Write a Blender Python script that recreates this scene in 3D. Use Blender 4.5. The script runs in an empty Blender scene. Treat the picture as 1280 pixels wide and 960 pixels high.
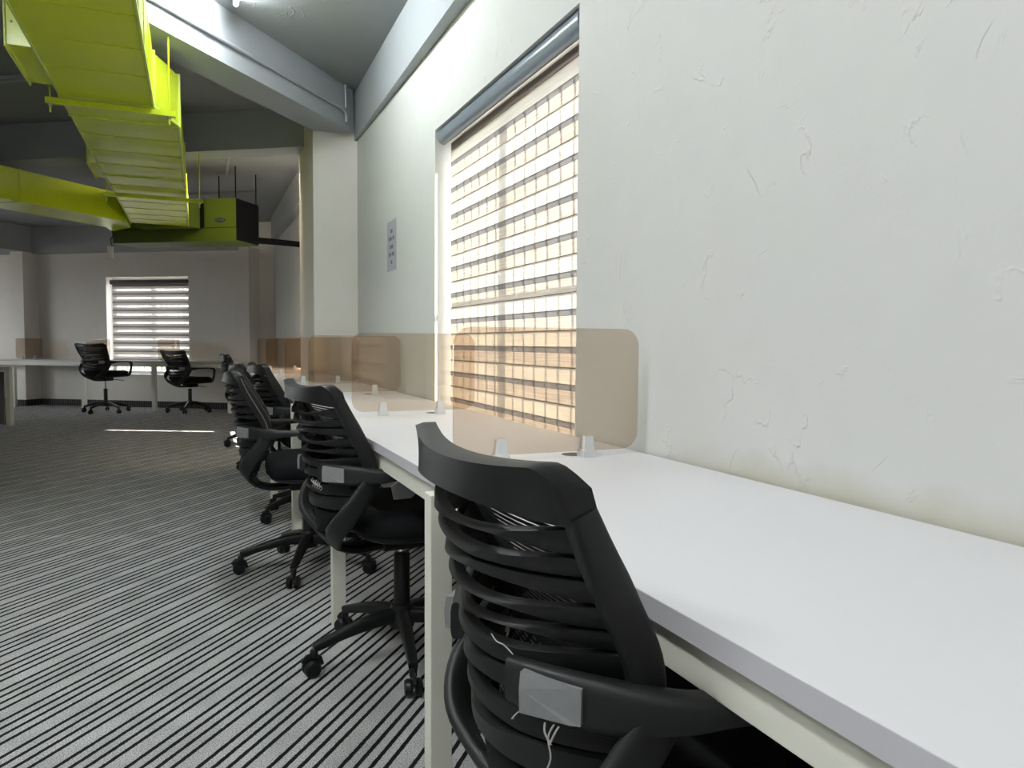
import bpy, bmesh, math, random
from mathutils import Vector, Matrix

R = math.radians
random.seed(7)
SC = bpy.context.scene
COL = SC.collection

# ------------------------------------------------------------------ camera
cam = bpy.data.cameras.new('camera')
cam.sensor_fit = 'HORIZONTAL'
cam.sensor_width = 36.0
cam.lens = 940.0 / 1280.0 * 36.0
cam.clip_start = 0.02
cam_o = bpy.data.objects.new('camera', cam)
COL.objects.link(cam_o)
_y, _p, _r = R(22.8), R(3.05), R(0.37)
_f = Vector((math.sin(_y) * math.cos(_p), math.cos(_y) * math.cos(_p), -math.sin(_p)))
_rt = Vector((math.cos(_y), -math.sin(_y), 0.0))
_up = _rt.cross(_f)
_r2 = _rt * math.cos(_r) + _up * math.sin(_r)
_u2 = -_rt * math.sin(_r) + _up * math.cos(_r)
_m = Matrix((_r2, _u2, -_f)).transposed().to_4x4()
_m.translation = Vector((0, 0, 1.04))
cam_o.matrix_world = _m
SC.camera = cam_o

# ------------------------------------------------------------------ world, sun, exposure
SC.view_settings.view_transform = 'Standard'
SC.view_settings.look = 'None'
SC.view_settings.gamma = 1.0
SC.view_settings.use_curve_mapping = False
SC.view_settings.exposure = 0.42

SKY_STRENGTH = 8.5
SUN_STRENGTH = 34.0
TUBE_ADDED = 210.0        # tubes added out of view to brighten the near room
TUBE_TOP = 160.0    # dimmer strength for the tube at the top edge of the photo
world = bpy.data.worlds.new('overcast_sky')
SC.world = world
world.use_nodes = True
bg = world.node_tree.nodes['Background']
bg.inputs[0].default_value = (0.93, 0.96, 1.0, 1)
bg.inputs[1].default_value = SKY_STRENGTH
# bright haze above the horizon, sunlit pale ground below it
_nt = world.node_tree
_tc = _nt.nodes.new('ShaderNodeTexCoord')
_sx = _nt.nodes.new('ShaderNodeSeparateXYZ')
_mr = _nt.nodes.new('ShaderNodeMapRange')
_mr.inputs[1].default_value = -0.03; _mr.inputs[2].default_value = 0.03
_mx = _nt.nodes.new('ShaderNodeMix'); _mx.data_type = 'RGBA'
_mx.inputs[6].default_value = (0.24, 0.22, 0.19, 1); _mx.inputs[7].default_value = (0.95, 0.97, 1.0, 1)
_nt.links.new(_tc.outputs['Generated'], _sx.inputs[0]); _nt.links.new(_sx.outputs['Z'], _mr.inputs[0])
_nt.links.new(_mr.outputs[0], _mx.inputs[0]); _nt.links.new(_mx.outputs[2], bg.inputs[0])

sun = bpy.data.lights.new('sun', 'SUN')
sun.energy = SUN_STRENGTH
sun.angle = R(0.8)
sun.color = (1.0, 0.93, 0.82)
sun_o = bpy.data.objects.new('sun', sun)
COL.objects.link(sun_o)
sun_o.location = (6, -2, 6)
sun_o.rotation_euler = Vector((-0.89, 0.45, -0.80)).to_track_quat('-Z', 'Y').to_euler()

# ------------------------------------------------------------------ materials
def mat(name):
    m = bpy.data.materials.new(name)
    m.use_nodes = True
    nt = m.node_tree
    return m, nt, nt.nodes['Principled BSDF']

def nd(nt, t, **kw):
    n = nt.nodes.new(t)
    for k, v in kw.items():
        setattr(n, k, v)
    return n

def plain(name, col, rough=0.5, metal=0.0, spec=0.5, noise=0.0, nscale=40.0, bump=0.0):
    m, nt, b = mat(name)
    b.inputs['Base Color'].default_value = (*col, 1)
    b.inputs['Roughness'].default_value = rough
    b.inputs['Metallic'].default_value = metal
    b.inputs['Specular IOR Level'].default_value = spec
    if noise or bump:
        tc = nd(nt, 'ShaderNodeTexCoord')
        nz = nd(nt, 'ShaderNodeTexNoise')
        nz.inputs['Scale'].default_value = nscale
        nz.inputs['Detail'].default_value = 4
        nt.links.new(tc.outputs['Object'], nz.inputs['Vector'])
        if noise:
            mx = nd(nt, 'ShaderNodeMix', data_type='RGBA')
            mx.inputs[6].default_value = (*[c * (1 - noise) for c in col], 1)
            mx.inputs[7].default_value = (*[min(1, c * (1 + noise)) for c in col], 1)
            nt.links.new(nz.outputs['Fac'], mx.inputs[0])
            nt.links.new(mx.outputs[2], b.inputs['Base Color'])
        if bump:
            bp = nd(nt, 'ShaderNodeBump')
            bp.inputs['Strength'].default_value = bump
            bp.inputs['Distance'].default_value = 0.002
            nt.links.new(nz.outputs['Fac'], bp.inputs['Height'])
            nt.links.new(bp.outputs['Normal'], b.inputs['Normal'])
    return m

def plaster(name, col, stain=False, relief=1.0):
    m, nt, b = mat(name)
    b.inputs['Roughness'].default_value = 0.6
    b.inputs['Specular IOR Level'].default_value = 0.35
    geo = nd(nt, 'ShaderNodeNewGeometry')
    big = nd(nt, 'ShaderNodeTexNoise'); big.inputs['Scale'].default_value = 1.7; big.inputs['Detail'].default_value = 3
    mid = nd(nt, 'ShaderNodeTexNoise'); mid.inputs['Scale'].default_value = 9.0; mid.inputs['Detail'].default_value = 6
    fine = nd(nt, 'ShaderNodeTexNoise'); fine.inputs['Scale'].default_value = 140.0; fine.inputs['Detail'].default_value = 3
    for n in (big, mid, fine):
        nt.links.new(geo.outputs['Position'], n.inputs['Vector'])
    # scattered trowel scars: thin ridges where a warped noise crosses its middle value, kept only in patches
    warp = nd(nt, 'ShaderNodeTexNoise'); warp.inputs['Scale'].default_value = 3.1; warp.inputs['Detail'].default_value = 5; warp.inputs['Distortion'].default_value = 1.2
    nt.links.new(geo.outputs['Position'], warp.inputs['Vector'])
    sub = nd(nt, 'ShaderNodeMath', operation='SUBTRACT'); sub.inputs[1].default_value = 0.5
    nt.links.new(warp.outputs['Fac'], sub.inputs[0])
    ab = nd(nt, 'ShaderNodeMath', operation='ABSOLUTE'); nt.links.new(sub.outputs[0], ab.inputs[0])
    mr = nd(nt, 'ShaderNodeMapRange'); mr.inputs[1].default_value = 0.0; mr.inputs[2].default_value = 0.012; mr.inputs[3].default_value = 1.0; mr.inputs[4].default_value = 0.0
    nt.links.new(ab.outputs[0], mr.inputs[0])
    patch = nd(nt, 'ShaderNodeMapRange'); patch.inputs[1].default_value = 0.53; patch.inputs[2].default_value = 0.66
    nt.links.new(mid.outputs['Fac'], patch.inputs[0])
    sc = nd(nt, 'ShaderNodeMath', operation='MULTIPLY'); nt.links.new(mr.outputs[0], sc.inputs[0]); nt.links.new(patch.outputs[0], sc.inputs[1])
    def mul(node, k):
        q = nd(nt, 'ShaderNodeMath', operation='MULTIPLY'); q.inputs[1].default_value = k
        nt.links.new(node, q.inputs[0]); return q.outputs[0]
    def add(a, c):
        q = nd(nt, 'ShaderNodeMath', operation='ADD'); nt.links.new(a, q.inputs[0]); nt.links.new(c, q.inputs[1]); return q.outputs[0]
    h = add(add(mul(big.outputs['Fac'], 0.35), mul(mid.outputs['Fac'], 0.35)), add(mul(fine.outputs['Fac'], 0.035), mul(sc.outputs[0], 0.5)))
    bp = nd(nt, 'ShaderNodeBump'); bp.inputs['Strength'].default_value = 0.55 * relief; bp.inputs['Distance'].default_value = 0.012
    nt.links.new(h, bp.inputs['Height']); nt.links.new(bp.outputs['Normal'], b.inputs['Normal'])
    mx = nd(nt, 'ShaderNodeMix', data_type='RGBA')
    mx.inputs[6].default_value = (*[c * 0.965 for c in col], 1)
    mx.inputs[7].default_value = (*[min(1, c * 1.03) for c in col], 1)
    nt.links.new(mid.outputs['Fac'], mx.inputs[0])
    out = mx.outputs[2]
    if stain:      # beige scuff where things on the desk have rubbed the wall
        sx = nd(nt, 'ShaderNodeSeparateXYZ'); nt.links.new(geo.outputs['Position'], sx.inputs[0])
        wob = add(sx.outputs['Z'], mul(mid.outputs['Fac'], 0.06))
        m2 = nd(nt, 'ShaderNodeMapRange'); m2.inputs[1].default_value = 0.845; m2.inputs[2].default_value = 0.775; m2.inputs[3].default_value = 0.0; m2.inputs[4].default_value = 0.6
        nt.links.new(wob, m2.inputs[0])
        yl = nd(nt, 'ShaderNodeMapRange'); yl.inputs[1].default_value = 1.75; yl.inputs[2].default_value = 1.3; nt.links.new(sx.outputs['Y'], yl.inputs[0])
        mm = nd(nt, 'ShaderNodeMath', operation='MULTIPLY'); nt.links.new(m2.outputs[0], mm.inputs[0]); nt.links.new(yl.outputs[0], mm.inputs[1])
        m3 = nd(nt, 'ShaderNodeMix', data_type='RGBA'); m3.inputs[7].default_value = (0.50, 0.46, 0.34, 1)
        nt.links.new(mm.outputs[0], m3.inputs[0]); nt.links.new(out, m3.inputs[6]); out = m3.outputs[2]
    nt.links.new(out, b.inputs['Base Color'])
    return m

def carpet():
    m, nt, b = mat('striped_carpet')
    b.inputs['Roughness'].default_value = 0.95
    b.inputs['Specular IOR Level'].default_value = 0.1
    geo = nd(nt, 'ShaderNodeNewGeometry')
    a = R(51.3)
    dot = nd(nt, 'ShaderNodeVectorMath', operation='DOT_PRODUCT')
    dot.inputs[1].default_value = (-math.sin(a), math.cos(a), 0)
    nt.links.new(geo.outputs['Position'], dot.inputs[0])
    def math_(op, x, y=None, c=None):
        q = nd(nt, 'ShaderNodeMath', operation=op)
        nt.links.new(x, q.inputs[0])
        if y is not None: nt.links.new(y, q.inputs[1])
        if c is not None: q.inputs[1].default_value = c
        return q.outputs[0]
    wv = nd(nt, 'ShaderNodeTexNoise'); wv.inputs['Scale'].default_value = 60; nt.links.new(geo.outputs['Position'], wv.inputs['Vector'])
    off = math_('MULTIPLY', math_('SUBTRACT', wv.outputs['Fac'], c=0.5), c=0.004)
    p = math_('ADD', math_('SUBTRACT', dot.outputs['Value'], c=1.4486), off)
    u = math_('FLOORED_MODULO', math_('ADD', p, c=0.0297), c=0.1664)      # 0..period
    tot = None
    for k in range(4):
        cc = 0.0297 + 0.0357 * k
        l = math_('LESS_THAN', math_('ABSOLUTE', math_('SUBTRACT', u, c=cc)), c=0.0062)
        tot = l if tot is None else math_('MAXIMUM', tot, l)
    sp = nd(nt, 'ShaderNodeTexNoise'); sp.inputs['Scale'].default_value = 300; sp.inputs['Detail'].default_value = 2
    nt.links.new(geo.outputs['Position'], sp.inputs['Vector'])
    blo = nd(nt, 'ShaderNodeTexNoise'); blo.inputs['Scale'].default_value = 7; blo.inputs['Detail'].default_value = 3
    nt.links.new(geo.outputs['Position'], blo.inputs['Vector'])
    ramp = nd(nt, 'ShaderNodeMapRange'); ramp.inputs[1].default_value = 0.3; ramp.inputs[2].default_value = 0.7
    nt.links.new(sp.outputs['Fac'], ramp.inputs[0])
    g = nd(nt, 'ShaderNodeMix', data_type='RGBA')
    g.inputs[6].default_value = (0.16, 0.16, 0.16, 1); g.inputs[7].default_value = (0.80, 0.80, 0.79, 1)
    nt.links.new(ramp.outputs[0], g.inputs[0])
    g2 = nd(nt, 'ShaderNodeMix', data_type='RGBA', blend_type='MULTIPLY')
    g2.inputs[0].default_value = 1.0
    bl = nd(nt, 'ShaderNodeMapRange'); bl.inputs[1].default_value = 0.3; bl.inputs[2].default_value = 0.7; bl.inputs[3].default_value = 0.85; bl.inputs[4].default_value = 1.12
    nt.links.new(blo.outputs['Fac'], bl.inputs[0])
    nt.links.new(g.outputs[2], g2.inputs[6]); nt.links.new(bl.outputs[0], g2.inputs[7])
    mx = nd(nt, 'ShaderNodeMix', data_type='RGBA'); mx.inputs[7].default_value = (0.012, 0.012, 0.014, 1)
    nt.links.new(tot, mx.inputs[0]); nt.links.new(g2.outputs[2], mx.inputs[6])
    nt.links.new(mx.outputs[2], b.inputs['Base Color'])
    bp = nd(nt, 'ShaderNodeBump'); bp.inputs['Strength'].default_value = 0.6; bp.inputs['Distance'].default_value = 0.003
    hh = math_('SUBTRACT', sp.outputs['Fac'], math_('MULTIPLY', tot, c=0.6))
    nt.links.new(hh, bp.inputs['Height']); nt.links.new(bp.outputs['Normal'], b.inputs['Normal'])
    return m

def ribbed_skirting():
    m, nt, b = mat('ribbed_carpet_skirting')
    b.inputs['Roughness'].default_value = 0.95
    geo = nd(nt, 'ShaderNodeNewGeometry')
    w = nd(nt, 'ShaderNodeTexWave'); w.inputs['Scale'].default_value = 9.0
    nt.links.new(geo.outputs['Position'], w.inputs['Vector'])
    mx = nd(nt, 'ShaderNodeMix', data_type='RGBA'); mx.inputs[6].default_value = (0.02, 0.02, 0.022, 1); mx.inputs[7].default_value = (0.10, 0.10, 0.10, 1)
    nt.links.new(w.outputs['Fac'], mx.inputs[0]); nt.links.new(mx.outputs[2], b.inputs['Base Color'])
    return m

def glassy(name, tint, refl=0.07, rough=0.02):
    """thin clear or smoked sheet: tinted transparency plus a Fresnel mirror"""
    m, nt, b = mat(name)
    nt.nodes.remove(b)
    out = nt.nodes['Material Output']
    tr = nd(nt, 'ShaderNodeBsdfTransparent'); tr.inputs[0].default_value = (*tint, 1)
    gl = nd(nt, 'ShaderNodeBsdfGlossy'); gl.inputs['Roughness'].default_value = rough
    gl.inputs[0].default_value = (1, 1, 1, 1)
    geo = nd(nt, 'ShaderNodeNewGeometry')          # Schlick reflectance, alike from both faces of the sheet
    dt = nd(nt, 'ShaderNodeVectorMath', operation='DOT_PRODUCT')
    nt.links.new(geo.outputs['Incoming'], dt.inputs[0]); nt.links.new(geo.outputs['Normal'], dt.inputs[1])
    ab = nd(nt, 'ShaderNodeMath', operation='ABSOLUTE'); nt.links.new(dt.outputs['Value'], ab.inputs[0])
    om = nd(nt, 'ShaderNodeMath', operation='SUBTRACT'); om.inputs[0].default_value = 1.0; nt.links.new(ab.outputs[0], om.inputs[1])
    pw = nd(nt, 'ShaderNodeMath', operation='POWER'); pw.inputs[1].default_value = 5.0; nt.links.new(om.outputs[0], pw.inputs[0])
    fr = nd(nt, 'ShaderNodeMath', operation='MULTIPLY_ADD'); fr.inputs[1].default_value = 1 - refl; fr.inputs[2].default_value = refl
    nt.links.new(pw.outputs[0], fr.inputs[0])
    mx = nd(nt, 'ShaderNodeMixShader')
    nt.links.new(fr.outputs[0], mx.inputs[0]); nt.links.new(tr.outputs[0], mx.inputs[1]); nt.links.new(gl.outputs[0], mx.inputs[2])
    nt.links.new(mx.outputs[0], out.inputs[0])
    return m

def blind_fabric(name, col, through, transp, streak=0.25):
    """col = reflected colour, through = share of light passed on diffusely, transp = open share of the weave"""
    m, nt, b = mat(name)
    nt.nodes.remove(b)
    out = nt.nodes['Material Output']
    geo = nd(nt, 'ShaderNodeNewGeometry')
    mp = nd(nt, 'ShaderNodeMapping'); mp.inputs['Scale'].default_value = (4.0, 4.0, 260.0)
    nt.links.new(geo.outputs['Position'], mp.inputs[0])
    nz = nd(nt, 'ShaderNodeTexNoise'); nz.inputs['Scale'].default_value = 1.0; nz.inputs['Detail'].default_value = 3
    nt.links.new(mp.outputs[0], nz.inputs['Vector'])
    rg = nd(nt, 'ShaderNodeMapRange'); rg.inputs[1].default_value = 0.3; rg.inputs[2].default_value = 0.7; rg.inputs[3].default_value = 1 - streak; rg.inputs[4].default_value = 1.0
    nt.links.new(nz.outputs['Fac'], rg.inputs[0])
    def tinted(c):
        cm = nd(nt, 'ShaderNodeMix', data_type='RGBA', blend_type='MULTIPLY'); cm.inputs[0].default_value = 1
        cm.inputs[6].default_value = (*c, 1); nt.links.new(rg.outputs[0], cm.inputs[7]); return cm.outputs[2]
    di = nd(nt, 'ShaderNodeBsdfDiffuse'); tl = nd(nt, 'ShaderNodeBsdfTranslucent'); tr = nd(nt, 'ShaderNodeBsdfTransparent')
    nt.links.new(tinted(col), di.inputs[0]); nt.links.new(tinted(through), tl.inputs[0])
    m1 = nd(nt, 'ShaderNodeAddShader')
    nt.links.new(di.outputs[0], m1.inputs[0]); nt.links.new(tl.outputs[0], m1.inputs[1])
    m2 = nd(nt, 'ShaderNodeMixShader'); m2.inputs[0].default_value = transp
    nt.links.new(m1.outputs[0], m2.inputs[1]); nt.links.new(tr.outputs[0], m2.inputs[2])
    nt.links.new(m2.outputs[0], out.inputs[0])
    return m

def chair_mesh():
    m, nt, b = mat('chair_back_mesh')
    b.inputs['Base Color'].default_value = (0.012, 0.012, 0.013, 1)
    b.inputs['Roughness'].default_value = 0.6
    out = nt.nodes['Material Output']
    tc = nd(nt, 'ShaderNodeTexCoord')
    sx = nd(nt, 'ShaderNodeSeparateXYZ'); nt.links.new(tc.outputs['Object'], sx.inputs[0])
    q = nd(nt, 'ShaderNodeMath', operation='MULTIPLY'); q.inputs[1].default_value = 2 * math.pi / 0.0075
    nt.links.new(sx.outputs['Z'], q.inputs[0])
    s = nd(nt, 'ShaderNodeMath', operation='SINE'); nt.links.new(q.outputs[0], s.inputs[0])
    g = nd(nt, 'ShaderNodeMath', operation='GREATER_THAN'); g.inputs[1].default_value = 0.72; nt.links.new(s.outputs[0], g.inputs[0])
    k = nd(nt, 'ShaderNodeMath', operation='MULTIPLY'); k.inputs[1].default_value = 0.7; nt.links.new(g.outputs[0], k.inputs[0])
    tr = nd(nt, 'ShaderNodeBsdfTransparent')
    mx = nd(nt, 'ShaderNodeMixShader')
    nt.links.new(k.outputs[0], mx.inputs[0]); nt.links.new(b.outputs[0], mx.inputs[1]); nt.links.new(tr.outputs[0], mx.inputs[2])
    nt.links.new(mx.outputs[0], out.inputs[0])
    return m

def emit(name, col, strength):
    m, nt, b = mat(name)
    b.inputs['Base Color'].default_value = (0.9, 0.9, 0.9, 1)
    b.inputs['Emission Color'].default_value = (*col, 1)
    b.inputs['Emission Strength'].default_value = strength
    return m

M = {
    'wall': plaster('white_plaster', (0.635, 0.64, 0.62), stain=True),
    'wall_far': plaster('white_plaster_lightened', (0.80, 0.77, 0.72), relief=0.5),  # lighter copy of the wall paint, making up for weak light farther off
    'ceiling': plaster('grey_ceiling_paint', (0.29, 0.305, 0.31), relief=0.7),
    'beam': plaster('grey_beam_paint', (0.36, 0.38, 0.40), relief=0.35),
    'carpet': carpet(),
    'skirting': ribbed_skirting(),
    'worktop': plain('white_laminate', (0.80, 0.795, 0.82), 0.42, noise=0.01, nscale=6),
    'edge': plain('lilac_grey_edge_band', (0.56, 0.55, 0.58), 0.45),
    'frame': plain('cream_powder_coat', (0.78, 0.78, 0.68), 0.45, noise=0.03, nscale=25),
    'panel_dark': plain('dark_grey_board', (0.07, 0.072, 0.07), 0.6, noise=0.1),
    'plastic': plain('black_plastic', (0.0075, 0.0082, 0.0085), 0.44, spec=0.36, bump=0.15, nscale=600),
    'plastic2': plain('charcoal_plastic', (0.014, 0.015, 0.0155), 0.48, spec=0.36, bump=0.15, nscale=600),
    'fabric': plain('black_seat_fabric', (0.010, 0.011, 0.012), 0.9, spec=0.15, noise=0.3, nscale=300, bump=0.4),
    'mesh': chair_mesh(),
    'cap': plain('grey_cap', (0.24, 0.245, 0.25), 0.5, noise=0.12, nscale=90),
    'chrome': plain('chrome', (0.75, 0.75, 0.76), 0.16, metal=1.0),
    'thread': plain('grey_thread', (0.45, 0.44, 0.42), 0.8),
    'stitch': plain('pale_stitch', (0.20, 0.19, 0.17), 0.8),
    'lime': plain('lime_duct_paint', (0.56, 0.67, 0.022), 0.22, spec=0.7, noise=0.05, nscale=3),
    'lime_rim': plain('pale_lime_rim', (0.55, 0.66, 0.10), 0.35),
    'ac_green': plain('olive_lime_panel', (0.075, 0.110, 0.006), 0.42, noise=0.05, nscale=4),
    'black': plain('black_insulation', (0.003, 0.003, 0.004), 0.9, spec=0.15),
    'steel': plain('threaded_steel', (0.30, 0.30, 0.30), 0.45, metal=0.6),
    'conduit': plain('grey_conduit', (0.36, 0.38, 0.40), 0.45),
    'white_plastic': plain('frosted_white_plastic', (0.72, 0.73, 0.72), 0.4),
    'white_cap': plain('white_lamp_body', (0.75, 0.76, 0.77), 0.4),
    'tube_added': emit('lit_added_tube', (0.98, 1.0, 1.0), TUBE_ADDED),
    'tube_top': emit('lit_top_tube', (0.92, 0.98, 1.0), TUBE_TOP),
    'tube_warm_fill': emit('warm_fill_tube', (1.0, 0.86, 0.68), 210.0),
    'tube_off': plain('unlit_tube', (0.42, 0.43, 0.43), 0.35),
    'smoke': glassy('smoked_acrylic', (0.835, 0.775, 0.71)),
    'pane': glassy('window_glass', (0.97, 0.98, 0.98)),
    'cassette': plain('blue_grey_cassette', (0.20, 0.24, 0.29), 0.22, spec=0.6),
    'cassette_dark': plain('dark_grey_cassette', (0.09, 0.095, 0.10), 0.35),
    'valance': plain('taupe_valance', (0.28, 0.23, 0.20), 0.8),
    'band_dark': blind_fabric('blind_overlap', (0.22, 0.21, 0.21), (0.030, 0.029, 0.029), 0.0),
    'band_woven': blind_fabric('blind_woven', (0.50, 0.46, 0.42), (0.088, 0.076, 0.063), 0.003, 0.38),
    'band_bright': blind_fabric('blind_sheer', (0.60, 0.57, 0.52), (0.092, 0.085, 0.073), 0.008, 0.16),
    'band_hem': blind_fabric('blind_hem', (0.16, 0.13, 0.10), (0.03, 0.02, 0.015), 0.0),
    'band_open': blind_fabric('blind_open_net', (0.75, 0.75, 0.75), (0.14, 0.135, 0.13), 0.18, 0.1),
    'band_grey': blind_fabric('blind_grey', (0.48, 0.46, 0.44), (0.076, 0.070, 0.063), 0.0, 0.25),
    'alu': plain('white_window_frame', (0.62, 0.62, 0.60), 0.4),
    'iron': plain('painted_grille', (0.18, 0.17, 0.16), 0.5),
    'paper': plain('notice_paper', (0.42, 0.415, 0.49), 0.7),
    'ink': plain('notice_ink', (0.16, 0.155, 0.20), 0.7),
    'badge': plain('navy_badge', (0.008, 0.012, 0.05), 0.3),
    'badge_print': plain('badge_print', (0.16, 0.20, 0.30), 0.4),
}

# ------------------------------------------------------------------ mesh helpers
def smooth(me, ang=35):
    me.polygons.foreach_set('use_smooth', [True] * len(me.polygons))
    try:
        me.set_sharp_from_angle(angle=R(ang))
    except Exception:
        pass

class MB:
    def __init__(s):
        s.bm = bmesh.new()
    def box(s, a, b):
        (x0, y0, z0), (x1, y1, z1) = a, b
        v = [s.bm.verts.new(p) for p in ((x0, y0, z0), (x1, y0, z0), (x1, y1, z0), (x0, y1, z0), (x0, y0, z1), (x1, y0, z1), (x1, y1, z1), (x0, y1, z1))]
        for f in ((3, 2, 1, 0), (4, 5, 6, 7), (0, 1, 5, 4), (1, 2, 6, 5), (2, 3, 7, 6), (3, 0, 4, 7)):
            s.bm.faces.new([v[i] for i in f])
        return s
    def prism(s, poly, z0, z1):
        """vertical prism over a plan polygon (counter-clockwise)"""
        n = len(poly)
        lo = [s.bm.verts.new((p[0], p[1], z0)) for p in poly]
        hi = [s.bm.verts.new((p[0], p[1], z1)) for p in poly]
        s.bm.faces.new(lo[::-1]); s.bm.faces.new(hi)
        for i in range(n):
            j = (i + 1) % n
            s.bm.faces.new((lo[i], lo[j], hi[j], hi[i]))
        return s
    def loft(s, rings, cap=True, closed=True):
        vr = [[s.bm.verts.new(p) for p in r] for r in rings]
        n = len(vr[0])
        for a, b in zip(vr[:-1], vr[1:]):
            for i in range(n if closed else n - 1):
                j = (i + 1) % n
                s.bm.faces.new((a[i], a[j], b[j], b[i]))
        if cap and closed:
            s.bm.faces.new(vr[0][::-1]); s.bm.faces.new(vr[-1])
        return s
    def tube(s, pts, r, seg=10, cap=True):
        pts = [Vector(p) for p in pts]
        rs = r if isinstance(r, (list, tuple)) else [r] * len(pts)
        return s.sweep(pts, rs, rs, seg=seg, rnd=1.0, cap=cap)
    def sweep(s, pts, ws, hs, up=None, seg=12, rnd=0.45, cap=True):
        """section w (across) by h (along up) swept along pts; rnd 1 = ellipse, small = boxier"""
        pts = [Vector(p) for p in pts]
        n = len(pts)
        rings = []
        prev = Vector(up) if up is not None else None
        for i in range(n):
            t = (pts[min(i + 1, n - 1)] - pts[max(i - 1, 0)]).normalized()
            u = Vector(up) if up is not None else (prev if prev is not None else (Vector((0, 0, 1)) if abs(t.z) < 0.9 else Vector((1, 0, 0))))
            sd = t.cross(u)
            if sd.length < 1e-6:
                sd = t.cross(Vector((1, 0, 0)))
            sd.normalize()
            nn = sd.cross(t).normalized()
            if up is None: prev = nn
            ring = []
            for k in range(seg):
                a = 2 * math.pi * (k + 0.5) / seg
                c, q = math.cos(a), math.sin(a)
                cx = math.copysign(abs(c) ** rnd, c) * ws[i]
                cy = math.copysign(abs(q) ** rnd, q) * hs[i]
                ring.append(pts[i] + sd * cx + nn * cy)
            rings.append(ring)
        return s.loft(rings, cap)
    def lathe(s, prof, centre=(0, 0, 0), seg=20, axis='Z'):
        c = Vector(centre)
        rings = []
        for r, h in prof:
            ring = []
            for k in range(seg):
                a = 2 * math.pi * k / seg
                x, y = r * math.cos(a), r * math.sin(a)
                ring.append(c + (Vector((x, y, h)) if axis == 'Z' else Vector((x, h, -y)) if axis == 'Y' else Vector((h, x, y))))
            rings.append(ring)
        return s.loft(rings)
    def xform(s, m):
        bmesh.ops.transform(s.bm, matrix=m, verts=s.bm.verts); return s
    def build(s, name, m, parent=None, sm=True, bevel=0.0, ang=35):
        if bevel:
            bmesh.ops.bevel(s.bm, geom=list(s.bm.edges), offset=bevel, segments=2, affect='EDGES', profile=0.6)
        bmesh.ops.recalc_face_normals(s.bm, faces=s.bm.faces)
        me = bpy.data.meshes.new(name)
        s.bm.to_mesh(me); s.bm.free()
        me.materials.append(m)
        if sm: smooth(me, ang)
        o = bpy.data.objects.new(name, me)
        COL.objects.link(o)
        if parent: o.parent = parent
        return o

def spline(ctrl, n):
    """Catmull-Rom through tuples of any length"""
    P = [tuple(c) for c in ctrl]
    P = [P[0]] + P + [P[-1]]
    out = []
    segs = len(P) - 3
    for i in range(segs):
        for k in range(n):
            t = k / n
            out.append(tuple(0.5 * ((2 * b) + (-a + c) * t + (2 * a - 5 * b + 4 * c - d) * t * t + (-a + 3 * b - 3 * c + d) * t ** 3)
                             for a, b, c, d in zip(P[i], P[i + 1], P[i + 2], P[i + 3])))
    out.append(P[-2])
    return out

def lerp_tab(tab, z):
    tab = sorted(tab)
    if z <= tab[0][0]: return tab[0][1]
    for (a, va), (b, vb) in zip(tab[:-1], tab[1:]):
        if z <= b: return va + (vb - va) * (z - a) / (b - a)
    return tab[-1][1]

def tag(o, label, cat, group=None):
    o['label'] = label; o['category'] = cat
    if group: o['group'] = group
    return o

def thing(name, loc, label, cat, group=None, rz=0.0):
    o = bpy.data.objects.new(name, None)
    o.empty_display_size = 0.1
    COL.objects.link(o)
    o.location = loc; o.rotation_euler = (0, 0, rz)
    return tag(o, label, cat, group)

def struct(o):
    o['kind'] = 'structure'
    return o

def copy_tree(o, parent=None):
    c = o.copy()
    COL.objects.link(c)
    if parent is not None: c.parent = parent
    for ch in list(o.children):
        copy_tree(ch, c)
    return c

# ------------------------------------------------------------------ room frame
XW = 1.115               # inner face of the right wall
H = 2.86                 # ceiling
O2 = Vector((0.80, 12.18))
D = Vector((-0.83035, 0.55724))      # along the far wall, to the left
N = Vector((0.55724, 0.83035))       # outward through the far wall
def FW(s, off, z=None):
    p = O2 + D * s + N * off
    return (p.x, p.y) if z is None else (p.x, p.y, z)
def fbox(mb, s0, s1, o0, o1, z0, z1):
    return mb.prism([FW(s1, o0), FW(s0, o0), FW(s0, o1), FW(s1, o1)], z0, z1)

SX = (1.335 - 0.80 - N.x * 0.22) / D.x
corner_out = FW(SX, 0.22)
room = [(-7.2, -3.7), (1.335, -3.7), corner_out, FW(9.2, 0.22), (-7.2, FW(9.2, 0.22)[1])]
struct(MB().prism(room, -0.12, 0.0).build('floor', M['carpet'], sm=False))
struct(MB().prism(room, H, H + 0.15).build('ceiling', M['ceiling'], sm=False))

# right wall with two window openings
W1 = (2.13, 3.66, 0.60, 2.10)
W2 = (7.38, 8.92, 0.60, 2.10)
w = MB()
ys = [-3.7, W1[0], W1[1], W2[0], W2[1], 12.4]
for a, b in ((ys[0], ys[1]), (ys[2], ys[3]), (ys[4], ys[5])):
    w.box((XW, a, 0), (XW + 0.22, b, H))
for q in (W1, W2):
    w.box((XW, q[0], 0), (XW + 0.22, q[1], q[2]))
    w.box((XW, q[0], q[3]), (XW + 0.22, q[1], H))
struct(w.build('wall_right', M['wall'], sm=False))

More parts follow.
